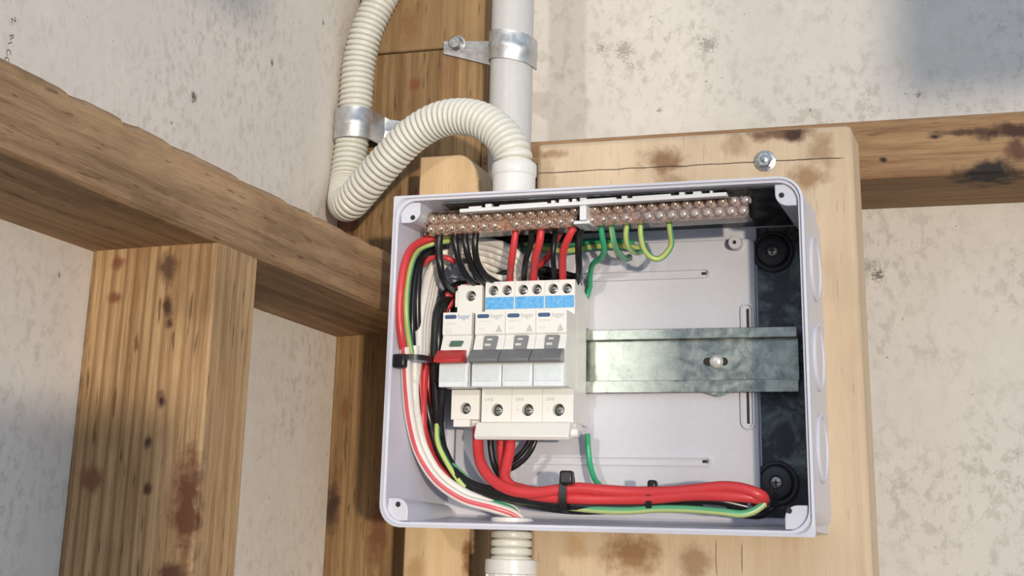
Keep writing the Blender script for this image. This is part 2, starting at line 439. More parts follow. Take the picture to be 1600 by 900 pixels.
# left wall beam with a ragged top arris
beam_m = wood('beam_wood', (.54, .35, .19), (.19, .105, .052), 1, [
    (PX(60, 110, -159), (20, 16, 9), (.20, .12, .06), .4), (PX(250, 330, -159), (20, 30, 6), (.16, .09, .045), .5)], 1, .13, 1.0, 1.0)
mb = MB(); N = 150; y0, y1 = -560, 158; random.seed(3)
prof = []
jz = []
chips = [(-424, 22, 3.2), (-375, 20, 3.5), (-330, 26, 2.6), (-250, 40, 2.4), (-190, 30, 2.0), (-150, 16, 4.5), (-100, 24, 3.6), (-60, 20, 3.0), (-20, 30, 2)]
for i in range(N + 1):
    y = y0 + (y1 - y0) * i / N; c = 0
    for (cy, w_, d_) in chips: 
        t = (y - cy) / w_
        if 0 <= t < 1: c = max(c, d_ * (1 - t) ** .6)
    jz.append((y, c + random.uniform(0, .5)))
v = []; f = []
for (y, c) in jz:
    v += [(-240, y, 36.5), (-240, y, 82), (-164 - c, y, 82.2 - c * .1), (-159.5, y, 79.4 - c), (-159, y, 41), (-161, y, 39)]
for i in range(N):
    for k in range(6):
        f.append((i * 6 + k, i * 6 + (k + 1) % 6, (i + 1) * 6 + (k + 1) % 6, (i + 1) * 6 + k))
f.append((0, 1, 2, 3, 4, 5)); f.append(tuple(N * 6 + k for k in range(6))[::-1])
f = [t[::-1] for t in f]
mk('wall_beam', mb.add(v, f), beam_m, label='long brown rough timber rail crossing the left wall from upper left to the corner', cat='timber beam', sharp=30)

# post on the left wall
pk = [(P(262, 420, -270), (7, 9, 12), (.10, .055, .03), .75), (P(262, 480, -270), (3.4, 9, 6), (.07, .035, .02), .9),
      (P(265, 505, -270), (3, 9, 4), (.07, .035, .02), .8), (P(252, 625, -270), (3.2, 9, 5), (.05, .02, .015), .9), (P(232, 690, -270), (3, 9, 4), (.08, .04, .02), .8),
      (P(185, 410, -270), (5, 9, 4), (.18, .06, .03), .7), (P(180, 465, -270), (5, 9, 4), (.18, .06, .03), .7), (P(292, 790, -270), (9, 9, 34), (.12, .045, .02), .8),
      (P(140, 750, -270), (9, 9, 8), (.17, .07, .03), .7), (P(270, 895, -270), (11, 9, 6), (.10, .04, .02), .8), (P(120, 560, -270), (5, 9, 60), (.10, .05, .03), .8), (P(90, 830, -270), (5, 9, 60), (.10, .05, .03), .7),
      (P(305, 745, -270), (3, 9, 8), (.12, .05, .025), .7), (P(230, 765, -270), (3, 9, 4), (.09, .04, .02), .8)]
post_m = wood('post_wood', (.56, .38, .20), (.26, .14, .06), 2, pk, 2, .26, 1.2, 1.0, bands=(0, .95, 9, .75))
edge_m = wood('weathered_edge', (.36, .27, .18), (.19, .135, .085), 2, [], 22, .2, 1.0, 1.0)
mb = MB().box(-240, -159, -270, -222, -700, 39.0); mb.mi[5] = 1
mk('wall_post', mb, [post_m, edge_m], label='upright striped timber post under the rail on the left wall', cat='timber post', bevel=1.5)

# corner post, lower and upper lengths
ck = [(P(650, 133, 66), (6, 9, 6), (.20, .07, .035), .8), (P(700, 120, 66), (10, 9, 20), BR, .3), (P(518, 790, 66), (7, 9, 20), (.05, .025, .015), .95),
      (P(590, 830, 66), (8, 9, 30), (.16, .06, .03), .7), (P(540, 640, 66), (4, 9, 12), (.16, .06, .03), .6), (P(560, 240, 66), (10, 9, 14), BR, .4)]
corner_m = wood('corner_post_wood', (.37, .24, .115), (.17, .095, .04), 2, ck, 3, .2, 1.0, 1.1, bands=(0, .6, 14, .5))
timber('corner_post', (-240, -127.5, 66, 160, -700, 261.5), corner_m, 'brown corner post behind the box and the ribbed hose', 'timber post', 1.5)
timber('corner_post', (-236, -127.5, 66.5, 160, 262.5, 900), wood('corner_post_upper_wood', (.36, .235, .11), (.17, .095, .045), 2, [(P(640, 40, 66), (9, 9, 20), BR, .5)], 8, .12, 1.0, .8),
       'upper length of the corner post above the joint, behind the pipe clamp', 'timber post', 1.5)
timber('packing_strip', (-240, -229, 56, 65.8, 83, 259), wood('strip_wood', (.26, .13, .06), (.12, .05, .025), 2, [], 4), 'narrow reddish timber strip left of the ribbed hose', 'timber strip', 1)

# beam on the back wall, right of the box
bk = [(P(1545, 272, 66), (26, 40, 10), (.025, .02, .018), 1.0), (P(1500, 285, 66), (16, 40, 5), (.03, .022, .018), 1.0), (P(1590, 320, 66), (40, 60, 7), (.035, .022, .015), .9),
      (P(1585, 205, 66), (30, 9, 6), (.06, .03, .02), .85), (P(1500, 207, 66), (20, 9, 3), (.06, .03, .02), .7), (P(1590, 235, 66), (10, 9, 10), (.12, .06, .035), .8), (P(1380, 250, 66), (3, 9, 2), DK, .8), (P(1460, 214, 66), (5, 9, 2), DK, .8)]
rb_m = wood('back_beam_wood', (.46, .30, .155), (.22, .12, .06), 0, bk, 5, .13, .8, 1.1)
timber('wall_beam', (-127, 900, 66, 160, 138.5, 181), rb_m, 'knotty timber rail on the back wall right of the pale board', 'timber beam', 1.5)

# the two pale boards the box is screwed to
bs = [(P(1035, 252, 0), (17, 9, 10), (.20, .10, .045), .7), (P(1050, 285, 0), (12, 9, 9), (.25, .13, .06), .5), (P(1215, 208, 0), (22, 9, 6), (.16, .08, .04), .75), (P(1240, 212, 0), (9, 9, 6), (.06, .03, .02), .8),
      (P(1285, 235, 0), (10, 9, 14), (.25, .14, .065), .5), (P(1260, 275, 0), (14, 9, 10), (.27, .14, .06), .6), (P(1150, 225, 0), (10, 9, 10), (.27, .15, .07), .4), (P(860, 240, 0), (14, 9, 4), (.20, .10, .05), .5),
      (P(985, 865, 0), (22, 9, 16), (.28, .15, .065), .75), (P(1085, 880, 0), (11, 9, 13), (.30, .18, .09), .6), (P(900, 850, 0), (8, 9, 12), (.42, .24, .10), .4)]
crack = [(P(835, 271, 0), P(1321, 246, 0), .55), (P(1118, 840, 0), P(1120, 905, 0), .35), (P(1158, 845, 0), P(1160, 900, 0), .35), (P(1395, 580, 0), P(1395, 640, 0), .3)]
board_m = wood('pale_pine', (.65, .515, .365), (.52, .385, .245), 2, bs, 6, .08, .45, .8, .6, lines=crack)
XR = 157.5
mk('mounting_board', MB().box(-61.5, XR, 0, 45, -700, 160.5), board_m, label='wide pale pine board behind the right of the open grey box', cat='board', bevel=4)
pl = [(-150.5, -700), (-103.5, -700), (-103.5, 125)] + [(-103.5 - 17 * (1 - math.cos(a)), 125 + 31 * math.sin(a)) for a in [math.pi / 2 * k / 8 for k in range(1, 9)]] + [(-150.5, 156)]
board2_m = wood('pale_pine_offcut', (.68, .50, .30), (.52, .35, .19), 2, [(P(735, 870, 0), (6, 9, 16), (.22, .10, .04), .8), (P(650, 890, 0), (10, 9, 8), (.4, .22, .09), .5), (P(748, 262, 0), (3, 9, 14), (.3, .15, .06), .6)], 7, .08, .5, .8, .6)
mk('mounting_board', MB().prism(pl, 'y', 0, 45), board2_m, label='narrow pale board with a rounded top corner, left of the grey pipe', cat='board', bevel=1.5)

# ------------------------------------------------------------------ pipe, clamps, ribbed hose
PCX, PCY, PR = -98.2, 49.0, 16.2
mk('rigid_pipe', MB().cyl((PCX, PCY, 115), (0, 0, 1), PR, 700, 48), M['pipe'], label='straight light grey plastic pipe rising beside the corner post', cat='pipe')

def strap(cx, cy, r, z0, z1, side, tabx, front, holes, tilt=0.0, n=28, th=1.3):
    """saddle: a band half round a pipe with a flat tab on the timber face"""
    mb = MB(); prof = []
    path = []
    for k in range(n + 1):
        a = math.pi * k / n
        path.append((cx + r * math.cos(a) * side * -1, cy - r * math.sin(a)))      # from tab side over the front
    path = [(cx - side * r, front - .8)] + path if False else path
    p = []
    # tab flat part
    p.append((tabx, front - th)); p.append((cx - side * (r + 6), front - th)); p.append((cx - side * (r + 1.5), front - th - 2.5))
    for (x, y) in path:
        if (y < front - 2): p.append((x, y))
    p.append((cx + side * r, cy + 8))
    # ribbon with thickness and a pressed middle rib
    zs = [z0, z0 + (z1 - z0) * .38, z0 + (z1 - z0) * .42, z0 + (z1 - z0) * .58, z0 + (z1 - z0) * .62, z1]
    off = [0, 0, .5, .5, 0, 0]
    v = []; f = []; L = len(p)
    for i, (x, y) in enumerate(p):
        a = p[max(i - 1, 0)]; b = p[min(i + 1, L - 1)]
        tx, ty = b[0] - a[0], b[1] - a[1]; l = math.hypot(tx, ty) or 1
        nx, ny = ty / l, -tx / l
        if side < 0: nx, ny = -nx, -ny
        for s_, base in ((0, 0), (1, th)):
            for q, z in enumerate(zs):
                zz = z + tilt * (x - cx)
                if i == 0: zz = (z0 + z1) / 2 + (z - (z0 + z1) / 2) * .45 + tilt * (x - cx)
                if i == 1: zz = (z0 + z1) / 2 + (z - (z0 + z1) / 2) * .85 + tilt * (x - cx)
                o_ = base + (off[q] if s_ else off[q]) 
                v.append((x + nx * o_, y + ny * o_, zz))
    W = len(zs)
    for i in range(L - 1):
        for q in range(W - 1):
            a = i * 2 * W + q
            f.append((a + W, a + W + 1, a + 3 * W + 1, a + 3 * W)); f.append((a, a + 2 * W, a + 2 * W + 1, a + 1))
        for q in (0, W - 1):
            a = i * 2 * W + q
            f.append((a, a + W, a + 3 * W, a + 2 * W))
    for i in (0, L - 1):
        for q in range(W - 1):
            a = i * 2 * W + q; f.append((a, a + 1, a + W + 1, a + W))
    return mb.add(v, f)

zc = P(797, 68, 33).z
cl = thing('pipe_clamp', 'galvanised clamp holding the straight grey pipe to the post', 'clamp', (PCX, 66, zc - 12))
mk('strap', strap(PCX, PCY, PR + .3, zc - 11.5, zc + 11.5, 1, -160, 66, None, -.2), M['galv'], cl, sharp=50)
b0 = P(713, 68, 62)
mb = MB().lathe((b0.x, 65, b0.z), (0, -1, 0), [(7, 0), (7, 1.4), (5.2, 1.5)], 24)
mk('bolt', MB().lathe((b0.x, 65, b0.z), (0, -1, 0), [(7.2, 0), (7.2, 1.6), (5.4, 1.7), (5.2, 6.6), (4.4, 7.4)], 6 * 4), M['steel'], cl, 'dull steel bolt head')

# hose
HR = 13.2
hp = [P(640, -70, 50), P(612, -30, 50), P(591, 8, 44), P(573, 50, 41), P(561, 100, 41), P(556, 160, 41), P(553, 197, 41), P(547, 245, 40), P(541, 292, 34), P(539, 315, 20),
      P(548, 316, -2), P(570, 291, -14), P(606, 250, -22), P(645, 211, -27), P(684, 188, -31), P(722, 182, -35), P(758, 191, -40), P(786, 214, -43), P(801, 242, -45), P(803, 262, -45)]
hs = resample(spline(hp, .6), .55)
PIT = 8
def hose_r(i, R=HR):
    k = i % PIT
    return R - (3.0 if k in (0, 1) else (.6 if k in (2, 7) else (.15 if k in (3, 6) else 0)))
hob = thing('flexible_conduit', 'cream ribbed flexible hose looping down and over into the top of the box', 'hose', (hp[9].x, 30, hp[9].z - 14))
mk('ribbed_tube', MB().tube(hs, hose_r, 30), M['hose'], hob, sharp=60)
ht = P(803, 255, -45); HX = -62.5
mk('end_fitting', MB().lathe((HX, -45, 103), (0, 0, 1), [(14.4, 0), (14.4, 22), (14.6, 22.2), (15.2, 23), (15.2, 30.2), (14.6, 31), (13.6, 31)], 40), M['fit'], hob, 'smooth white collar')
c0 = P(553, 197, 41)
cl2 = thing('pipe_clamp', 'galvanised clamp round the ribbed hose at the corner post', 'clamp', (c0.x, 66, c0.z - 14))
mk('strap', strap(c0.x, c0.y, HR + .8, c0.z - 12, c0.z + 12, -1, P(655, 195, 66).x, 66, None, 0), M['galv'], cl2, sharp=50)

# bolts in the boards
hx = P(1196, 252, 0)
bt = thing('hex_bolt', 'bright zinc hexagon bolt and washer at the top right of the wide board', 'bolt', (hx.x, 0, hx.z - 7))
mk('washer', MB().lathe((hx.x, .2, hx.z), (0, -1, 0), [(7.2, 0), (7.2, 1.5), (6.6, 1.8)], 32), M['bolt'], bt)
mk('bolt_head', MB().lathe((hx.x, -1.5, hx.z), (0, -1, 0), [(5.4, 0), (5.4, 4), (4.6, 4.8)], 6), M['bolt'], bt, sharp=25)
mk('stud_end', MB().lathe((hx.x, -6.2, hx.z), (0, -1, 0), [(2.6, 0), (2.6, .6), (2.2, .9)], 16), M['bolt'], bt)
dx = P(752, 287, 50)
bt2 = thing('hex_bolt', 'dark bolt in the shaded gap between the two pale boards', 'bolt', (dx.x, 60, dx.z - 7))
mk('bolt_head', MB().lathe((dx.x, 66, dx.z), (0, -1, 0), [(5.6, 0), (5.6, 16), (4.8, 17)], 6), M['darkbolt'], bt2, sharp=25)
mk('washer', MB().lathe((dx.x, 66, dx.z), (0, -1, 0), [(8, 0), (8, 2)], 24), M['darkbolt'], bt2)

# ------------------------------------------------------------------ the box
BX0, BX1, BZ0, BZ1 = -129.5, 136.5, -105.0, 103.5
YF, YB = -93.0, 0.0
def rr(x0, x1, z0, z1, rs, n=8):
    # rs: bl, br, tr, tl
    pts = []
    for (cx, cz, a0, r) in ((x0, z0, 180, rs[0]), (x1, z0, 270, rs[1]), (x1, z1, 0, rs[2]), (x0, z1, 90, rs[3])):
        ccx = cx + r * (1 if cx == x0 else -1); ccz = cz + r * (1 if cz == z0 else -1)
        for k in range(n + 1):
            a = math.radians(a0 + 90 * k / n); pts.append((ccx + r * math.cos(a), ccz + r * math.sin(a)))
    return pts
boxt = thing('electrical_enclosure', 'open light grey plastic switch box on the pale boards', 'electrical box', (3, -46, BZ0))
loops = []
def loop(dx, y, rs, tp=0): loops.append([(p[0], y, p[1]) for p in rr(BX0 + dx, BX1 - dx, BZ0 + dx, BZ1 - dx, rs)])
loop(2, YB, (13, 13, 13, 13)); loop(0, YF + 10, (15, 15, 15, 15)); loop(0, YF + 4, (15, 6, 15, 4))
loop(-.6, YF + 2.5, (14, 1.2, 15, 1.2)); loop(-.6, YF, (14, 1.2, 15, 1.2)); loop(1.0, YF - .3, (13, 8, 13, 8)); loop(1.2, YF + 1.6, (13, 12, 13, 12)); loop(2.8, YF + 1.6, (12, 12, 12, 12))
loop(3.0, YF + 6, (12, 12, 12, 12)); loop(9.5, YB - 5, (9, 9, 9, 9)); loop(11, YB - 3.6, (8, 8, 8, 8))
mb = MB(); n = len(loops[0]); v = [p for L in loops for p in L]; f = []
for j in range(len(loops) - 1):
    for k in range(n):
        k2 = (k + 1) % n
        f.append((j * n + k, (j + 1) * n + k, (j + 1) * n + k2, j * n + k2))
f.append(tuple(range(n))); f.append(tuple((len(loops) - 1) * n + k for k in range(n))[::-1])
mk('body', mb.add(v, f), M['box'], boxt)
# corner lugs for the lid
def lug(cx, cz, sx_, sz_):
    m_ = MB(); s = 13.5
    poly = [(cx, cz), (cx - sx_ * s, cz)] + [(cx - sx_ * (s - (1 - math.cos(a)) * 0 - s * .55 * (1 - math.cos(a))) , cz - sz_ * (s * .45 + s * .55 * math.sin(a))) for a in [math.pi / 2 * k / 6 for k in range(0, 7)]] + [(cx, cz - sz_ * s)]
    m_.prism(poly, 'y', -89, -6)
    return m_
for (cx, cz, sx_, sz_, bpx) in ((BX0 + 3.4, BZ1 - 3.4, -1, 1, (645, 340)), (BX1 - 3.4, BZ1 - 3.4, 1, 1, (1221, 305)), (BX0 + 3.4, BZ0 + 3.4, -1, -1, (622, 788)), (BX1 - 3.4, BZ0 + 3.4, 1, -1, (1233, 798))):
    lo = mk('lid_boss', lug(cx, cz, sx_, sz_), M['box'], boxt, bevel=.5)
    c = P(*bpx, -89)
    mk('screw_hole', MB().lathe((c.x, -88.9, c.z), (0, -1, 0), [(1.7, 0), (1.7, .15)], 16), M['dark'], lo)
# moulded plate standing proud of the back
plp = rr(-112, 92.5, -84, 84, (4, 4, 4, 4), 5)
pm = mk('raised_back', MB().prism(plp, 'y', -3.5, -10), M['plate'], boxt, bevel=.8)
def stadium(x0, x1, z0, z1, r, n=8): return rr(x0, x1, z0, z1, (r,) * 4, n)
def ridge(x0, x1, z0, z1, y, h, wd):
    h = h * 1.6; m_ = MB(); r = min(x1 - x0, z1 - z0) / 2 - .01; a = stadium(x0, x1, z0, z1, r); b = stadium(x0 + wd, x1 - wd, z0 + wd, z1 - wd, r - wd)
    n_ = len(a); v_ = [(p[0], y, p[1]) for p in a] + [(p[0], y - h, p[1]) for p in a] + [(p[0], y - h, p[1]) for p in b] + [(p[0], y, p[1]) for p in b]
    f_ = []
    for j in range(3):
        for k in range(n_):
            k2 = (k + 1) % n_; f_.append((j * n_ + k, (j + 1) * n_ + k, (j + 1) * n_ + k2, j * n_ + k2))
    return m_.add(v_, f_)
for (a, b, c, d) in ((P(640, 424, -10).x, P(1110, 424, -10).x, P(1000, 438, -10).z, P(1000, 423, -10).z),
                     (P(820, 424, -10).x, P(1112, 720, -10).x, P(1000, 727.5, -10).z, P(1000, 713, -10).z),
                     (P(1158, 500, -10).x, P(1179, 500, -10).x, 20.5, P(1168, 474, -10).z),
                     (P(1158, 640, -10).x, P(1180, 640, -10).x, P(1168, 671, -10).z, -12)):
    rg = mk('slot_rib', ridge(a, b, c, d, -9.9, 1.3, 1.1), M['plate'], boxt)
    hw = .9
    if b - a > d - c: mk('slot', MB().box(b - 6, b - 2.6, -10.05, -9.7, (c + d) / 2 - hw, (c + d) / 2 + hw), M['dark'], rg)
    else: mk('slot', MB().box((a + b) / 2 - hw, (a + b) / 2 + hw, -10.05, -9.7, c + 3.5, d - 3.5), M['dark'], rg)
so_ = P(1148, 379, -16)
st = mk('standoff', MB().lathe((so_.x, -9.8, so_.z), (0, -1, 0), [(4.6, 0), (4.2, 7), (3.8, 7.4)], 24), M['plate'], boxt)
mk('screw_hole', MB().lathe((so_.x, -17.1, so_.z), (0, -1, 0), [(1.3, 0), (1.3, .2)], 12), M['dark'], st)
mk('right_shade_strip', MB().box(93.5, 128.5, -4.4, -3.4, -92, 92), M['shadem'], boxt, 'dark strip standing in for shade in the right of the box')  # painted shade: deepens the shadow of the right wall on the back
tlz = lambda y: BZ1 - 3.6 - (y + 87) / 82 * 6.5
mk('top_shade_strip', MB().prism([(-86, tlz(-86)), (-6, tlz(-6)), (-6, tlz(-6) - .8), (-86, tlz(-86) - .8)], 'x', -98, 118), M['shadem'], boxt, 'dark strip standing in for shade under the top wall')  # painted shade: darkens the inner top wall
for (px, py) in ((1207, 392), (1213, 754)):
    c = P(px, py, -8)
    gm = mk('screw_grommet', MB().lathe((c.x, -4.2, c.z), (0, -1, 0), [(13.6, 0), (13.6, 2), (12.6, 3), (11.4, 3), (10.6, 1.6), (10.2, 1.6), (9.6, 4.4), (8, 5.2), (4.4, 5.2), (4.2, 3.6)], 40), M['rubber'], boxt)
    sc_ = mk('screw', MB().lathe((c.x, -7.6, c.z), (0, -1, 0), [(3.6, 0), (3.5, 1.2), (2.4, 1.9)], 24), M['steel'], gm)
    mk('screw_cross', MB().box(c.x - 2, c.x + 2, -9.65, -9.4, c.z - .45, c.z + .45).box(c.x - .45, c.x + .45, -9.66, -9.4, c.z - 2, c.z + 2), M['dark'], gm)
for py in (425, 560, 700):
    c = PX(1277 + (py - 425) * .02, py, 136.0); cy = -46
    mk('knockout', MB().lathe((135.2, cy, c.z), (1, 0, 0), [(20.5, 0), (20.5, 1.6), (19.6, 2.4), (18.6, 2.4), (18, 1.4), (12, 1.9), (0.1, 2.2)], 48), M['box'], boxt)

# bottom hose fitting with a nut inside the box
GX, GY = -58.0, -47.0
zb = BZ0 + 5
gl_ = thing('flexible_conduit', 'short ribbed hose with white fittings under the box', 'hose', (GX, GY, -300))
mk('lock_nut', MB().lathe((GX, GY, -101.8), (0, 0, 1), [(12, 0), (13.6, .3), (13.6, 4.2), (12.8, 4.8), (10.8, 4.8), (10.6, 2), (10.6, 1)], 32), M['fit'], gl_, 'white nut inside the box')
mk('opening', MB().cyl((GX, GY, -100.6), (0, 0, 1), 10.5, .5, 24), M['dark'], gl_)
hz = [Vector((GX, GY - .5, -105 + 0 - k * .55)) for k in range(0, 46)]
def gr(i):
    k = i % 9; return 12.9 - (2.8 if k == 0 else (.5 if k in (1, 8) else (.1 if k in (2, 7) else 0)))
mk('ribbed_tube', MB().tube(hz, gr, 32, ref=(0, -1, 0)), M['hose'], gl_, sharp=60)
z1 = P(800, 874, GY - 14).z
mb = MB().lathe((GX, GY, -300), (0, 0, 1), [(15.4, 0), (15.4, 300 + z1 - 9), (16.4, 300 + z1 - 8.4), (16.4, 300 + z1 - .6), (15.8, 300 + z1)], 40)
for k in range(10):
    a = 2 * math.pi * k / 10; mb.box(GX + 15.5 * math.cos(a) - .8, GX + 15.5 * math.cos(a) + .8, GY + 15.5 * math.sin(a) - .8, GY + 15.5 * math.sin(a) + .8, -300, z1 - 9)
mk('end_fitting', mb, M['fit'], gl_, 'white ribbed collar')

# ------------------------------------------------------------------ mounting rail
rz0, rz1 = -16.2, 24.8
rail = thing('mounting_rail', 'zinc plated mounting rail running across the box behind the breakers', 'rail', (5, -16, rz0))
zi0, zi1 = rz0 + 6.6, rz1 - 5.4
t = 1.2
FY, WY = -15.4, -10.5
prof = [(FY, rz1), (FY, zi1 - .2), (WY, zi1), (WY, zi0), (FY, zi0 + .2), (FY, rz0), (FY - t, rz0), (FY - t, zi0 + t), (WY - t, zi0 + t), (WY - t, zi1 - t), (FY - t, zi1 - t), (FY - t, rz1)]
RX0, RX1 = -112, 119.5
# channel with short flanges
mk('channel', MB().prism(prof, 'x', RX0, RX1), M['railm'], rail, bevel=.3)
s0 = P(1118, 565, -12)
rs_ = mk('slot_hole', MB().prism([(s0.x + p[0], s0.z + p[1]) for p in stadium(-8, 8, -2.6, 2.6, 2.55)], 'y', -12.0, -11.75), M['dark'], rail)
mk('screw', MB().lathe((s0.x + .5, -11.9, s0.z), (0, -1, 0), [(4.6, 0), (4.4, 1.2), (3.2, 2.4), (1.4, 2.9)], 24), M['screwm'], rail)
mk('end_stop', MB().prism([(s0.x - 8, rz0 + .5), (s0.x + 2, rz0 - 2.4), (s0.x + 10, rz0 + .2)], 'y', -16, -10.5), M['railm'], rail)

# ------------------------------------------------------------------ terminal bars
def tz(x, z): return z + .0146 * x
def skew(mb): mb.v = [(q[0], q[1], tz(q[0], q[2])) for q in mb.v]; return mb
def tbar(x0, x1, ncol, label, skip):
    t_ = thing('terminal_bar', label, 'terminal bar', ((x0 + x1) / 2, -62, tz((x0 + x1) / 2, 84.5)), 'screw terminal bars at the top of the box')
    mk('copper_bar', skew(MB().box(x0 + 1, x1 - 1, -70, -60, 83.4, 97.2)), M['brass'], t_, bevel=.6)
    cv = MB().box(x0, x1, -76, -58, 82.8, 97.9)
    for k in range(ncol):
        cx = x0 + (x1 - x0) * (k + .5) / ncol
        for r_, cz in ((0, 87.0), (1, 93.7)):
            cv.lathe((cx + (1.6 if r_ else 0), -75.9, cz), (0, -1, 0), [(3.2, 0), (3.1, 1.6), (2.7, 1.6), (2.6, .2)], 14)
    mk('clear_cover', skew(cv), M['cover'], t_, 'clear brown tinted cover', sharp=50)
    for k in range(ncol):
        cx = x0 + (x1 - x0) * (k + .5) / ncol
        for r_, cz in ((0, 87.0), (1, 93.7)):
            if (k, r_) in skip: continue
            x_ = cx + (1.6 if r_ else 0)
            s_ = mk('screw', skew(MB().lathe((x_, -70, cz), (0, -1, 0), [(2.95, 0), (2.95, 2.6), (2.6, 4.0), (1.6, 5.0), (.2, 5.4)], 14)), M['screwm'], t_)
    return t_
tbar(-114.5, -9.5, 14, 'left clear covered terminal bar with many screws and black and red wires', {(7, 0)})
tbar(-3.6, 101.5, 14, 'right clear covered terminal bar with many screws and green wires', {(4, 0)})
ca = thing('bar_carrier', 'white toothed plastic strip along the top of the terminal bars', 'carrier', (0, -80, 90))
mb = MB()
ztop = lambda px, py: P(px, py, -86).z
xa, xb = P(718, 325, -86).x, P(1135, 300, -86).x
zt0 = P(718, 329, -86).z
mb.box(xa, xb, -86, -80, zt0, zt0 + 2.4)
for (a, b, h) in ((.035, .085, 2.2), (.10, .125, 3.6), (.155, .34, 2.0), (.355, .37, 3), (.385, .42, 3.4), (.435, .45, 3.2), (.47, .60, 2.2), (.62, .64, 3), (.66, .80, 2.2), (.83, .85, 3.4), (.88, .91, 3.4), (.94, .95, 3)):
    mb.box(xa + (xb - xa) * a, xa + (xb - xa) * b, -85.6, -81, zt0 + 2, zt0 + 2 + h * .75)
mk('strip', skew(mb), M['whitebar'], ca, bevel=.3)
pc = P(912, 330, -82)
mb = MB().box(pc.x - 2.2, pc.x + 2.2, -84, -60, 84.5, 100.5).box(pc.x - 7, pc.x + 3.5, -81, -60, 82.8, 85)
mk('centre_post', skew(mb), M['whitebar'], ca, bevel=.4)

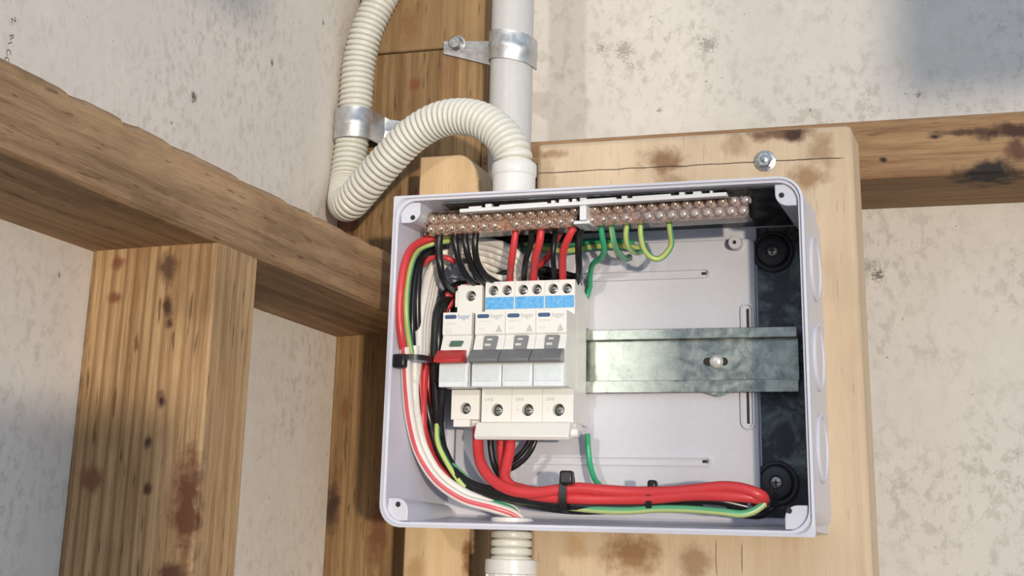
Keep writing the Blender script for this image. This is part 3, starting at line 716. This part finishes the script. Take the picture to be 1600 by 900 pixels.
# ------------------------------------------------------------------ breakers
ZT, ZFt, ZFb, ZBt = 54.0, 31.2, -17.6, -37.2
def body_profile(zb=-37.5):
    return [(-40, ZT - .3), (-32, ZT - .3), (-10.8, 45), (-10.8, 26.4), (-17, 26.4), (-17, -17.6), (-10.8, -17.6), (-10.8, zb), (-40, zb)]
def breaker(x0, wd, main=False):
    x1 = x0 + wd
    dz = -1.5 if main else 0
    if main: t_ = thing('main_switch', 'white main switch with a red toggle, left of the three breakers', 'switch', (x0 + wd / 2, -23, -40))
    else: t_ = thing('circuit_breaker', '', 'circuit breaker', (x0 + wd / 2, -23, -40), 'white circuit breakers with grey toggles')
    ins = 3.0 if main else 0
    bd = MB().prism(body_profile(-40 if main else -37.5), 'x', x0 + ins, x1 - .15)
    # nose
    bd.prism([(-63, ZFt), (-63, 16.8), (-61.6, 15.8), (-65.5, 6.6), (-65.5, ZFb + 14), (-63, ZFb + 1), (-38, ZFb + 1), (-38, ZFt)], 'x', x0, x1 - .25)
    if main:
        bd.platehole(x0 + ins, x1, 31, ZT - 2, x0 + 12.5, 45, 3.5, -45, -40, 0, 1)
        bd.box(x0 + ins - 2, x0 + ins, -44, -38, 38, 49)
        bd.platehole(x0 + 1.5, x1 + .5, -36, -17, x0 + 11.5, -29, 3.7, -46, -40, 0, 1)
        bd.box(x0 + 3, x1 - 6, -45, -36, -40.5, -36)
    else:
        bd.platehole(x0, x0 + wd / 2, 44.5, ZT, x0 + wd * .27, 48.2, 3.35, -45, -40, 0, 1)
        bd.platehole(x0 + wd / 2, x1 - .15, 44.5, ZT, x0 + wd * .73, 48.2, 3.35, -45, -40, 0, 1)
        bd.box(x0, x1 - .15, -45, -40, 31, 44.5)
        bd.platehole(x0, x1 - .15, ZBt - 1, ZFb + 1, x0 + wd * .52, -30, 3.9, -46, -40, 0, 1)
    mk('housing', bd, [M['white'], M['dark']], t_, sharp=25)
    holes = [(x0 + 12.5, 45, 2.6), (x0 + 11.5, -29, 2.6)] if main else [(x0 + wd * .27, 48.2, 2.4), (x0 + wd * .73, 48.2, 2.4), (x0 + wd * .52, -30, 2.8)]
    for (hx_, hz_, hr) in holes:
        sw = MB().lathe((hx_, -41.2, hz_), (0, -1, 0), [(hr, 0), (hr, .8), (hr * .6, 1.4)], 16)
        s_ = mk('terminal_screw', sw, M['steel'], t_)
        mk('screw_cross', MB().box(hx_ - hr * .6, hx_ + hr * .6, -42.75, -42.5, hz_ - .35, hz_ + .35), M['dark'], s_)
    # blue printed strip
    if not main:
        mk('blue_strip', MB().box(x0 + .5, x1 - .6, -45.5, -44.9, 35.6, 43.6), M['blue'], t_, 'blue printed strip', bevel=.1)
        text('writing', 'OUT  IN', 1.6, (x0 + wd * .2, -45.05, 52.3), t_, M['inkgrey'])
        text('writing', 'LINE', 2.9, (x0 + 2.2, -46.05, -24.2), t_, M['inkgrey'])
        text('writing', '1\nN', 2.0, (x0 + 3, -46.05, -28.5), t_, M['inkfaint'])
    # front print
    pill = [(p[0], p[1]) for p in stadium(x0 + 1.2, x0 + wd * .46, 27.0, 29.6, 1.25, 5)]
    mk('logo_pill', MB().prism(pill, 'y', -63, -63.12), M['logoblue'], t_)
    text('logo_writing', 'hager', 4.6, (x0 + wd * .50, -63.05, 26.9), t_, M['inkblue'] if main else M['inkgrey'], sxx=.85)
    if main:
        text('writing', 'SBB163', 2.3, (x0 + 1.8, -63.05, 23), t_, M['inkfaint'])
        text('writing', '63 A\n400V', 2.2, (x0 + 1.8, -63.05, 19.9), t_, M['inkfaint'])
        wn = MB().prism([(x0 + 6.0, 8.6), (x0 + 14, 8.6), (x0 + 15.2, 12.2), (x0 + 7.4, 12.2)], 'y', -66.2, -61)
        mk('indicator', wn, M['green_ind'], t_, 'small dark green indicator window')
    else:
        text('writing', 'ADA916T', 1.9, (x0 + 2.4, -63.05, 24.2), t_, M['inkfaint'])
        text('writing', '16 A', 2.2, (x0 + 2, -63.05, 19.6), t_, M['inkfaint'])
        tri = MB().prism([(x0 + wd * .68, 17.8), (x0 + wd * .90, 17.8), (x0 + wd * .79, 22.6)], 'y', -63, -63.1)
        mk('warning_triangle', tri, plain('triangle_ink', (.50, .50, .48), .6), t_)
        wn = MB().prism([(x0 + 6.6, 6.2), (x0 + 15.6, 6.2), (x0 + 16, 15), (x0 + 8, 15)], 'y', -66.0, -60)
        w_ = mk('window', wn, M['toggle'], t_, 'grey lever recess')
        mk('mark', MB().box(x0 + 8, x0 + 12, -66.15, -65.9, 8.5, 10).box(x0 + 9.5, x0 + 13, -66.15, -65.9, 12, 13.2), M['inkfaint'], w_)
    # toggle
    ta = 2.5 if main else 0
    prof_ = [(-64, 6.6), (-69, 5.6), (-76, -1.2), (-75.4, -2.8), (-64, -2.4)]
    mk('toggle', MB().prism(prof_, 'x', x0 - (1.0 if main else .2), x1 - (2.4 if main else .7)), M['redtoggle'] if main else M['toggle'], t_, 'red toggle' if main else None, bevel=.4)
    # silver label holder
    lh = mk('label_holder', MB().box(x0 + .1, x1 - .5, -67.5, -62.5, ZFb, -3.0), M['silverlite'], t_, bevel=.5)
    mk('label', MB().box(x0 + 1.6, x1 - 2.0, -67.9, -67.3, ZFb + 3.4, -3.8), M['silver'], lh, 'pale silver blank label', bevel=.15)
    return t_
W = 20.75
mainb = breaker(-103.6, 20.4, True)
XB = -81.0
names = ['white breaker with a grey toggle right beside the red main switch', 'middle white breaker of the three with grey toggles', 'rightmost white breaker, its plain side facing the empty rail']
for k in range(3):
    b = breaker(XB + k * W, W); b['label'] = names[k]
# bus bar cover
bc = MB().prism([(-46, -37.6), (-52, -38.4), (-56, -47.4), (-54, -49.6), (-46, -49.0)], 'x', -82.3, -19.2)
bt_ = thing('busbar_cover', 'long white strip cover under the three breakers', 'cover', (-50, -50, -50))
mk('shell', bc, M['white'], bt_, bevel=.6)
mk('end_cap', MB().lathe((-17.5, -47, -44.5), (1, 0, 0), [(3.2, -2), (3.4, 0), (2.6, 2.4)], 14), M['white'], bt_)
mk('tooth_bar', MB().box(-79, -18.5, -42, -26, -42.5, -37.6).box(-66, -62, -40, -30, -44, -42).box(-45, -41, -40, -30, -44, -42).box(-30, -22, -40, -30, -46, -42), M['white'], bt_, bevel=.5)

# ------------------------------------------------------------------ wires
def inside(px, py, Y, r):
    while True:
        p = P(px, py, Y); k = (Y + 87) / 82 * 6.5 + 3.2 + r
        if (p.x >= BX0 + k and p.z >= BZ0 + k) or Y <= -88: return p
        Y -= 1
def wire(cps, r, mat, label, group=None, name=None, n=12, free=0):
    m_ = len(cps) - free
    q = [inside(*c, r) if i < m_ else P(*c) for i, c in enumerate(cps)]
    pts = resample(spline(q, 1.0), 2.0)
    if len(pts) < 4: pts = spline([P(*c) for c in cps], .5)
    nm = name or 'insulated_wire'
    return mk(nm, MB().tube(pts, r, n), M[mat], label=label, cat='wire', group=group, sharp=60)

# black tails out of the left bar
wire([(688, 362, -66), (686, 385, -66), (688, 415, -66), (693, 438, -60), (704, 452, -48), (718, 457, -36), (738, 460, -26)], 2.5, 'blackw', 'leftmost thick black wire dropping from the left terminal bar towards the main switch')
wire([(711, 362, -66), (712, 385, -66), (720, 415, -60), (734, 437, -50), (748, 447, -38), (757, 456, -30)], 2.2, 'blackw', 'second black wire below the left terminal bar, first of three curving together')
wire([(726, 362, -66), (728, 385, -66), (736, 412, -60), (750, 435, -50), (762, 446, -38), (772, 452, -30)], 2.2, 'blackw', 'middle of three black wires curving together below the left terminal bar')
wire([(745, 358, -66), (742, 385, -66), (746, 410, -60), (757, 429, -52), (770, 438, -44), (782, 444, -34)], 2.3, 'blackw', 'last of three black wires curving together, right against the white loop')
wire([(760, 372, -24), (730, 376, -26), (700, 378, -40), (676, 388, -44), (658, 408, -44), (653, 445, -44), (652, 490, -44), (655, 540, -44), (662, 600, -44), (672, 660, -44), (690, 715, -46), (720, 750, -50)], 2.5, 'blackw', 'black wire running round inside the left bundle behind the green and yellow one')
wire([(800, 440, -20), (760, 448, -20), (715, 446, -22), (686, 480, -46), (680, 530, -50), (679, 580, -50), (682, 640, -44), (688, 700, -36), (712, 745, -44), (760, 770, -52), (830, 782, -56), (900, 790, -58), (990, 792, -58), (1060, 781, -58), (1120, 782, -56), (1172, 793, -50)], 3.0, 'blackw', 'long black wire from behind the main switch along the floor of the box')
wire([(830, 444, -16), (770, 455, -16), (725, 460, -18), (705, 480, -22), (694, 530, -22), (690, 600, -26), (681, 650, -34), (693, 700, -42), (722, 747, -48), (780, 768, -54), (860, 776, -54), (950, 782, -54), (1040, 772, -54), (1110, 775, -52), (1165, 785, -46)], 2.6, 'blackw', 'black wire curving past the left of the main switch terminals into the lower black bundle')
wire([(860, 447, -24), (800, 455, -18), (740, 470, -14), (712, 500, -14), (690, 560, -50), (690, 620, -46), (688, 670, -40), (700, 720, -34), (740, 762, -44), (800, 781, -50), (880, 796, -54), (960, 796, -54), (1030, 788, -52), (1100, 790, -50)], 2.6, 'blackw', 'hindmost black wire passing behind the main switch')
wire([(745, 440, -24), (715, 452, -26), (694, 480, -46), (686, 520, -56), (684, 600, -50)], 2.4, 'blackw', 'black wire tucked beside the top left of the main switch')
for (q, lab) in (((838, 420, -30), 'upper black wire crossing behind the red tails above the breakers'), ((846, 432, -22), 'lower black wire crossing behind the red tails above the breakers')):
    wire([(770, q[1] + 14, q[2]), (800, q[1] + 4, q[2]), (q[0], q[1], q[2]), (880, q[1] + 8, q[2]), (910, q[1] + 16, q[2])], 2.4, 'blackw', lab)
wire([(900, 372, -22), (860, 374, -22), (820, 373, -22), (780, 376, -20), (745, 374, -22), (705, 378, -26)], 2.6, 'blackw', 'black wire lying level just under the terminal bars')
# red tails
rt = 'red tails between the terminal bar and the breakers'
wire([(806, 358, -66), (803, 382, -64), (799, 410, -58), (797, 432, -44), (797, 452, -36)], 2.35, 'redw', 'left one of three red wires dropping into the breakers')
wire([(846, 355, -66), (843, 378, -64), (837, 400, -58), (834, 430, -44), (834, 452, -36)], 2.6, 'redw', 'middle one of three red wires dropping into the breakers')
wire([(899, 350, -67), (890, 368, -66), (881, 390, -60), (879, 422, -47), (880, 450, -36)], 2.5, 'redw', 'right one of three red wires dropping into the breakers')
wire([(830, 356, -64), (830, 380, -60), (822, 405, -56), (819, 430, -44), (820, 450, -36)], 2.0, 'blackw', 'thin black wire between the left and middle red tails')
wire([(872, 352, -60), (866, 378, -56), (864, 400, -54), (866, 425, -46), (866, 450, -36)], 1.9, 'blackw', 'thin black wire between the middle and right red tails')
wire([(912, 350, -64), (905, 366, -62), (904, 395, -58), (905, 420, -50), (903, 436, -40), (896, 450, -34)], 2.3, 'blackw', 'black wire just right of the three red tails')
wire([(876, 362, -50), (869, 376, -46), (864, 390, -40), (850, 408, -34), (832, 424, -28), (815, 438, -24)], 2.1, 'redw', 'red wire slanting down to the left behind the middle red tail')
# green over the right
wire([(938, 346, -66), (941, 370, -62), (944, 390, -54), (938, 404, -44), (927, 412, -36), (922, 430, -24), (921, 450, -14), (915, 466, -13), (900, 476, -14)], 1.9, 'greenw', 'plain green wire bending down beside the right side of the breakers')
wire([(954, 346, -66), (958, 372, -62), (962, 388, -54), (970, 398, -42), (978, 404, -26), (985, 400, -18)], 1.9, 'gy2', 'second green wire of the right terminal bar')
wire([(981, 344, -66), (978, 366, -64), (981, 384, -58), (991, 394, -46), (1002, 394, -34)], 1.9, 'gy', 'third green and yellow wire of the right terminal bar')
wire([(1001, 342, -66), (1001, 365, -64), (1006, 388, -60), (1016, 401, -56), (1028, 405, -54), (1040, 397, -54), (1049, 382, -56), (1047, 362, -62), (1045, 345, -66)], 1.9, 'gy', 'green and yellow wire making a loop below the right terminal bar')
wire([(1000, 388, -16), (965, 384, -16), (925, 386, -16), (885, 392, -16), (850, 388, -16), (820, 380, -16)], 2.3, 'gy', 'green and yellow wire lying level behind the tails at the back of the box')
wire([(990, 380, -14), (950, 377, -14), (910, 379, -14), (880, 381, -14), (840, 384, -14), (815, 392, -14)], 2.3, 'greenw', 'green wire lying level behind the tails under the terminal bars')
wire([(918, 678, -26), (919, 700, -24), (922, 725, -24), (929, 748, -28), (940, 762, -34)], 1.9, 'greenw', 'short green wire dropping from behind the breakers to the red bundle')
# left bundle, upper half
wire([(700, 366, -60), (672, 373, -62), (648, 384, -62), (634, 408, -60), (627, 445, -58), (624, 490, -56), (627, 525, -56), (633, 560, -56)], 2.6, 'redw', 'outermost red wire of the left bundle')
wire([(705, 376, -56), (676, 381, -58), (655, 390, -58), (643, 412, -57), (636, 450, -56), (635, 495, -55), (639, 530, -55), (644, 556, -54)], 2.0, 'gy', 'green and yellow wire next to the outermost red one of the left bundle')
wire([(700, 384, -50), (676, 390, -50), (658, 402, -50), (649, 430, -50), (645, 470, -48), (644, 510, -48), (646, 550, -48), (652, 620, -46), (655, 680, -46)], 2.1, 'blackw', 'thin black wire between the yellow striped wire and the white bundle')
wg = 'white wires of the left bundle'
wl = ['first', 'second', 'third', 'fourth', 'fifth']
for k in range(4):
    o = k * 4.6; yy = -50 + k * 3
    end = [(712, 384 + k * 5, yy + 8), (745, 376 + k * 8, yy + 14), (780, 382 + k * 10, yy + 12), (806, 396 + k * 10, yy + 12), (826 - k * 7, 418 + k * 6, yy + 16), (836 - k * 8, 440 + k * 3, yy + 12)]
    mid = [(654 + o, 548, yy), (655 + o, 510, yy), (662 + o, 465, yy), (672 + o * .9, 425, yy), (688 + o * .7, 400 + k * 3, yy + 3)]
    wire(([(648, 600, yy), (651, 575, yy)] if k == 0 else [(652 + o * .9, 567, yy)]) + mid + end, 3.1, 'whitew', ['leftmost white wire of the left bundle, forming the top of the white loop', 'second white wire from the left in the left bundle', 'third white wire from the left in the left bundle', 'innermost white wire of the left bundle, against the main switch'][k])
wire([(745, 392, -26), (746, 410, -28), (758, 428, -30), (776, 434, -30), (794, 430, -28), (806, 415, -24), (800, 400, -22)], 3.2, 'whitew', 'white wire closing the bottom of the white loop')
wire([(748, 384, -22), (752, 404, -22), (768, 418, -24), (790, 420, -24), (802, 405, -20)], 3.0, 'whitew', 'white wire filling the inside of the white loop')
wire([(662, 414, -56), (672, 404, -58), (690, 401, -58), (705, 406, -56), (722, 414, -46)], 1.7, 'redw', 'thin red wire arching over the white bundle')
wire([(735, 446, -30), (712, 455, -36), (694, 466, -38), (684, 486, -40), (676, 512, -42), (672, 540, -42), (668, 570, -44)], 2.6, 'redw', 'red wire curling beside the top left of the main switch')
wire([(742, 460, -26), (716, 466, -30), (698, 482, -34), (688, 506, -34), (680, 540, -36), (672, 580, -40)], 2.3, 'redw', 'dark shaded red wire behind the one beside the main switch')
# left bundle, lower half
wire([(632, 542, -58), (634, 570, -60), (636, 610, -60), (641, 655, -60), (655, 707, -60), (682, 750, -60), (725, 780, -58), (770, 793, -55), (800, 803, -50), (814, 814, -47), (812, 822, -47)], 3.4, 'wr', 'white wire with a red stripe running down the left bundle into the bottom hole', n=24, free=3)
wire([(648, 540, -54), (648, 580, -54), (648, 620, -54), (652, 655, -54), (663, 700, -54), (688, 742, -54), (730, 772, -53), (775, 788, -50), (806, 800, -45), (812, 822, -45)], 3.0, 'whitew', 'plain white wire just behind the striped one', free=2)
wire([(664, 552, -50), (661, 600, -50), (660, 650, -50), (663, 692, -50), (680, 730, -50), (702, 758, -50), (725, 772, -48)], 3.1, 'redw', 'thick red wire in the lower left bundle')
wire([(656, 556, -46), (656, 610, -44), (659, 660, -44), (672, 705, -44), (695, 740, -44), (715, 765, -44)], 2.5, 'redw', 'red wire half hidden between the white and thick red ones')
wire([(672, 566, -44), (668, 620, -42), (669, 670, -42), (680, 712, -42), (700, 745, -42)], 2.4, 'redw', 'inner red wire next to the black ones, lower left')
wire([(680, 590, -40), (678, 640, -42), (678, 680, -42), (690, 708, -44), (708, 728, -46), (726, 745, -46), (735, 752, -46)], 1.9, 'gy2', 'upper of two short green and yellow tails in the lower left corner')
wire([(684, 640, -38), (684, 690, -46), (697, 720, -48), (714, 747, -50), (729, 765, -50)], 1.9, 'gy', 'lower of two short green and yellow tails in the lower left corner')
wire([(700, 764, -50), (716, 773, -52), (750, 781, -52), (785, 791, -50), (806, 801, -46), (815, 820, -44)], 2.4, 'greenw', 'green wire following the striped one into the bottom hole', free=2)
# under the breakers
wire([(747, 668, -38), (747, 700, -42), (753, 728, -50), (772, 752, -56), (800, 766, -60), (835, 770, -61), (870, 766, -62), (900, 763, -62), (940, 766, -62), (985, 769, -60), (1040, 769, -60), (1090, 765, -60), (1130, 761, -60), (1160, 764, -60), (1188, 774, -58), (1193, 781, -50), (1180, 784, -42)], 3.6, 'redw', 'front thick red wire from the first breaker along the bottom of the box', n=16)
wire([(797, 668, -38), (797, 700, -40), (792, 725, -44), (790, 748, -50), (812, 768, -56), (850, 776, -59), (900, 779, -61), (960, 780, -60), (1020, 779, -60), (1080, 774, -60), (1140, 775, -60), (1185, 779, -56), (1190, 784, -48)], 3.4, 'redw', 'lower thick red wire lying under the front one', n=16)
wire([(782, 668, -34), (783, 700, -34), (785, 730, -38), (790, 752, -44), (820, 764, -50), (870, 771, -54), (940, 772, -54), (1040, 773, -54), (1120, 768, -52), (1180, 768, -48)], 2.8, 'redw', 'thinner red wire behind the two thick ones below the breakers')
wire([(766, 668, -34), (767, 700, -34), (773, 728, -34), (785, 748, -38), (800, 764, -44)], 2.2, 'blackw', 'black wire between the red ones below the first breaker')
wire([(840, 668, -36), (835, 692, -38), (824, 712, -38), (806, 728, -38), (790, 736, -38)], 1.8, 'blackw', 'right one of two thin black wires curving below the breakers')
wire([(833, 668, -32), (826, 692, -32), (815, 708, -32), (798, 722, -32), (782, 728, -32)], 1.8, 'blackw', 'left one of two thin black wires curving below the breakers')
wire([(720, 762, -44), (800, 780, -52), (880, 791, -56), (940, 797, -60), (980, 798, -60), (1030, 795, -60), (1080, 796, -60), (1130, 800, -60), (1160, 803, -58), (1180, 797, -56), (1196, 785, -54)], 2.3, 'gy2', 'green and yellow wire along the bottom edge of the box, under the black ones')
wire([(1184, 772, -48), (1200, 770, -40), (1210, 778, -36), (1206, 795, -34), (1188, 804, -38), (1160, 803, -42), (1130, 797, -46)], 2.6, 'blackw', 'black wire turning back in front of the lower right grommet')

# cable ties
def tie(name, label, cx, cz, hw, hh, yc, hy, ax, head, width=4.2, hs=4.4):
    t_ = thing('cable_tie', label, 'cable tie', (cx, yc, cz - hh))
    pts = []
    n_ = 36
    for k in range(n_ + 1):
        a = 2 * math.pi * k / n_
        ca_, sa_ = math.cos(a), math.sin(a)
        e_ = .6
        u = math.copysign(abs(ca_) ** e_, ca_); v_ = math.copysign(abs(sa_) ** e_, sa_)
        pts.append((u, v_))
    v = []; f = []
    for (u, q) in pts:
        for (o, s_) in ((0, -1), (0, 1), (1.1, 1), (1.1, -1)):
            if ax == 'z': v.append((cx + u * (hw + o), yc + q * (hy + o), cz + s_ * width / 2))
            else: v.append((cx + s_ * width / 2, yc + q * (hy + o), cz + u * (hh + o)))
    for i in range(n_):
        for k in range(4):
            f.append((i * 4 + k, i * 4 + (k + 1) % 4, (i + 1) * 4 + (k + 1) % 4, (i + 1) * 4 + k))
    mk('strap', MB().add(v, f), M['tie'], t_)
    hx_, hy_, hz_ = head
    mk('head', MB().box(hx_ - hs, hx_ + hs, hy_ - 3.4, hy_ + 3, hz_ - hs, hz_ + hs), M['tie'], t_, bevel=1.4)
    return t_
c = P(656, 566, -64); h = P(627, 565, -86)
tie('t', 'black cable tie round the left wire bundle beside the red toggle', c.x - 1, c.z, 13.5, 2, -66, 24, 'z', (h.x, -88, h.z), 3.4)
c = P(884, 768, -60); h = P(888, 747, -66)
tie('t', 'black cable tie with a raised head round the lower red bundle', c.x, c.z, 2, 11.5, -57, 9, 'x', (h.x, -69, h.z), 4.6, 4.2)
c = P(1015, 778, -60); h = P(1021, 758, -55)
tie('t', 'small black cable tie behind the lower red bundle, towards its right end', c.x, c.z - 1, 2, 6, -56, 6.0, 'x', (h.x, -57, h.z), 3.5, 2.8)

# ------------------------------------------------------------------ unseen panels added behind the camera to cast shadows on the walls
rg = wood('shade_panel_wood', (.40, .26, .13), (.2, .11, .05), 2, [], 12)
def shade_pt(p, Y, SUN=SUN):      # where the sun ray through p crosses the plane Y
    k = (Y - p[1]) / SUN.y
    return Vector(p) + SUN * k

q = shade_pt((182, 160, 220), -1300)
mk('shade_panel_1', MB().box(q.x, q.x + 700, -1318, -1300, q.z, q.z + 900), rg, kind='structure')
q = shade_pt((34, 160, 318), -1500, SUN2)
mk('shade_panel_4', MB().box(q.x, q.x + 330, -1530, -1500, -900, 1100), rg, kind='structure')
q = shade_pt((-165, -270, -52), -1300)
mk('shade_panel_2', MB().box(q.x - 420, q.x, -1318, -1300, -1400, q.z), rg, kind='structure')
q = shade_pt((-240, -163, 230), -1300); q2 = shade_pt((-240, -92, 233), -1300)
mk('shade_panel_3', MB().box(q.x, q2.x, -1345, -1300, q.z, q.z + 700), rg, kind='structure')

for o in bpy.data.objects:
    if '_o' in o: del o['_o']
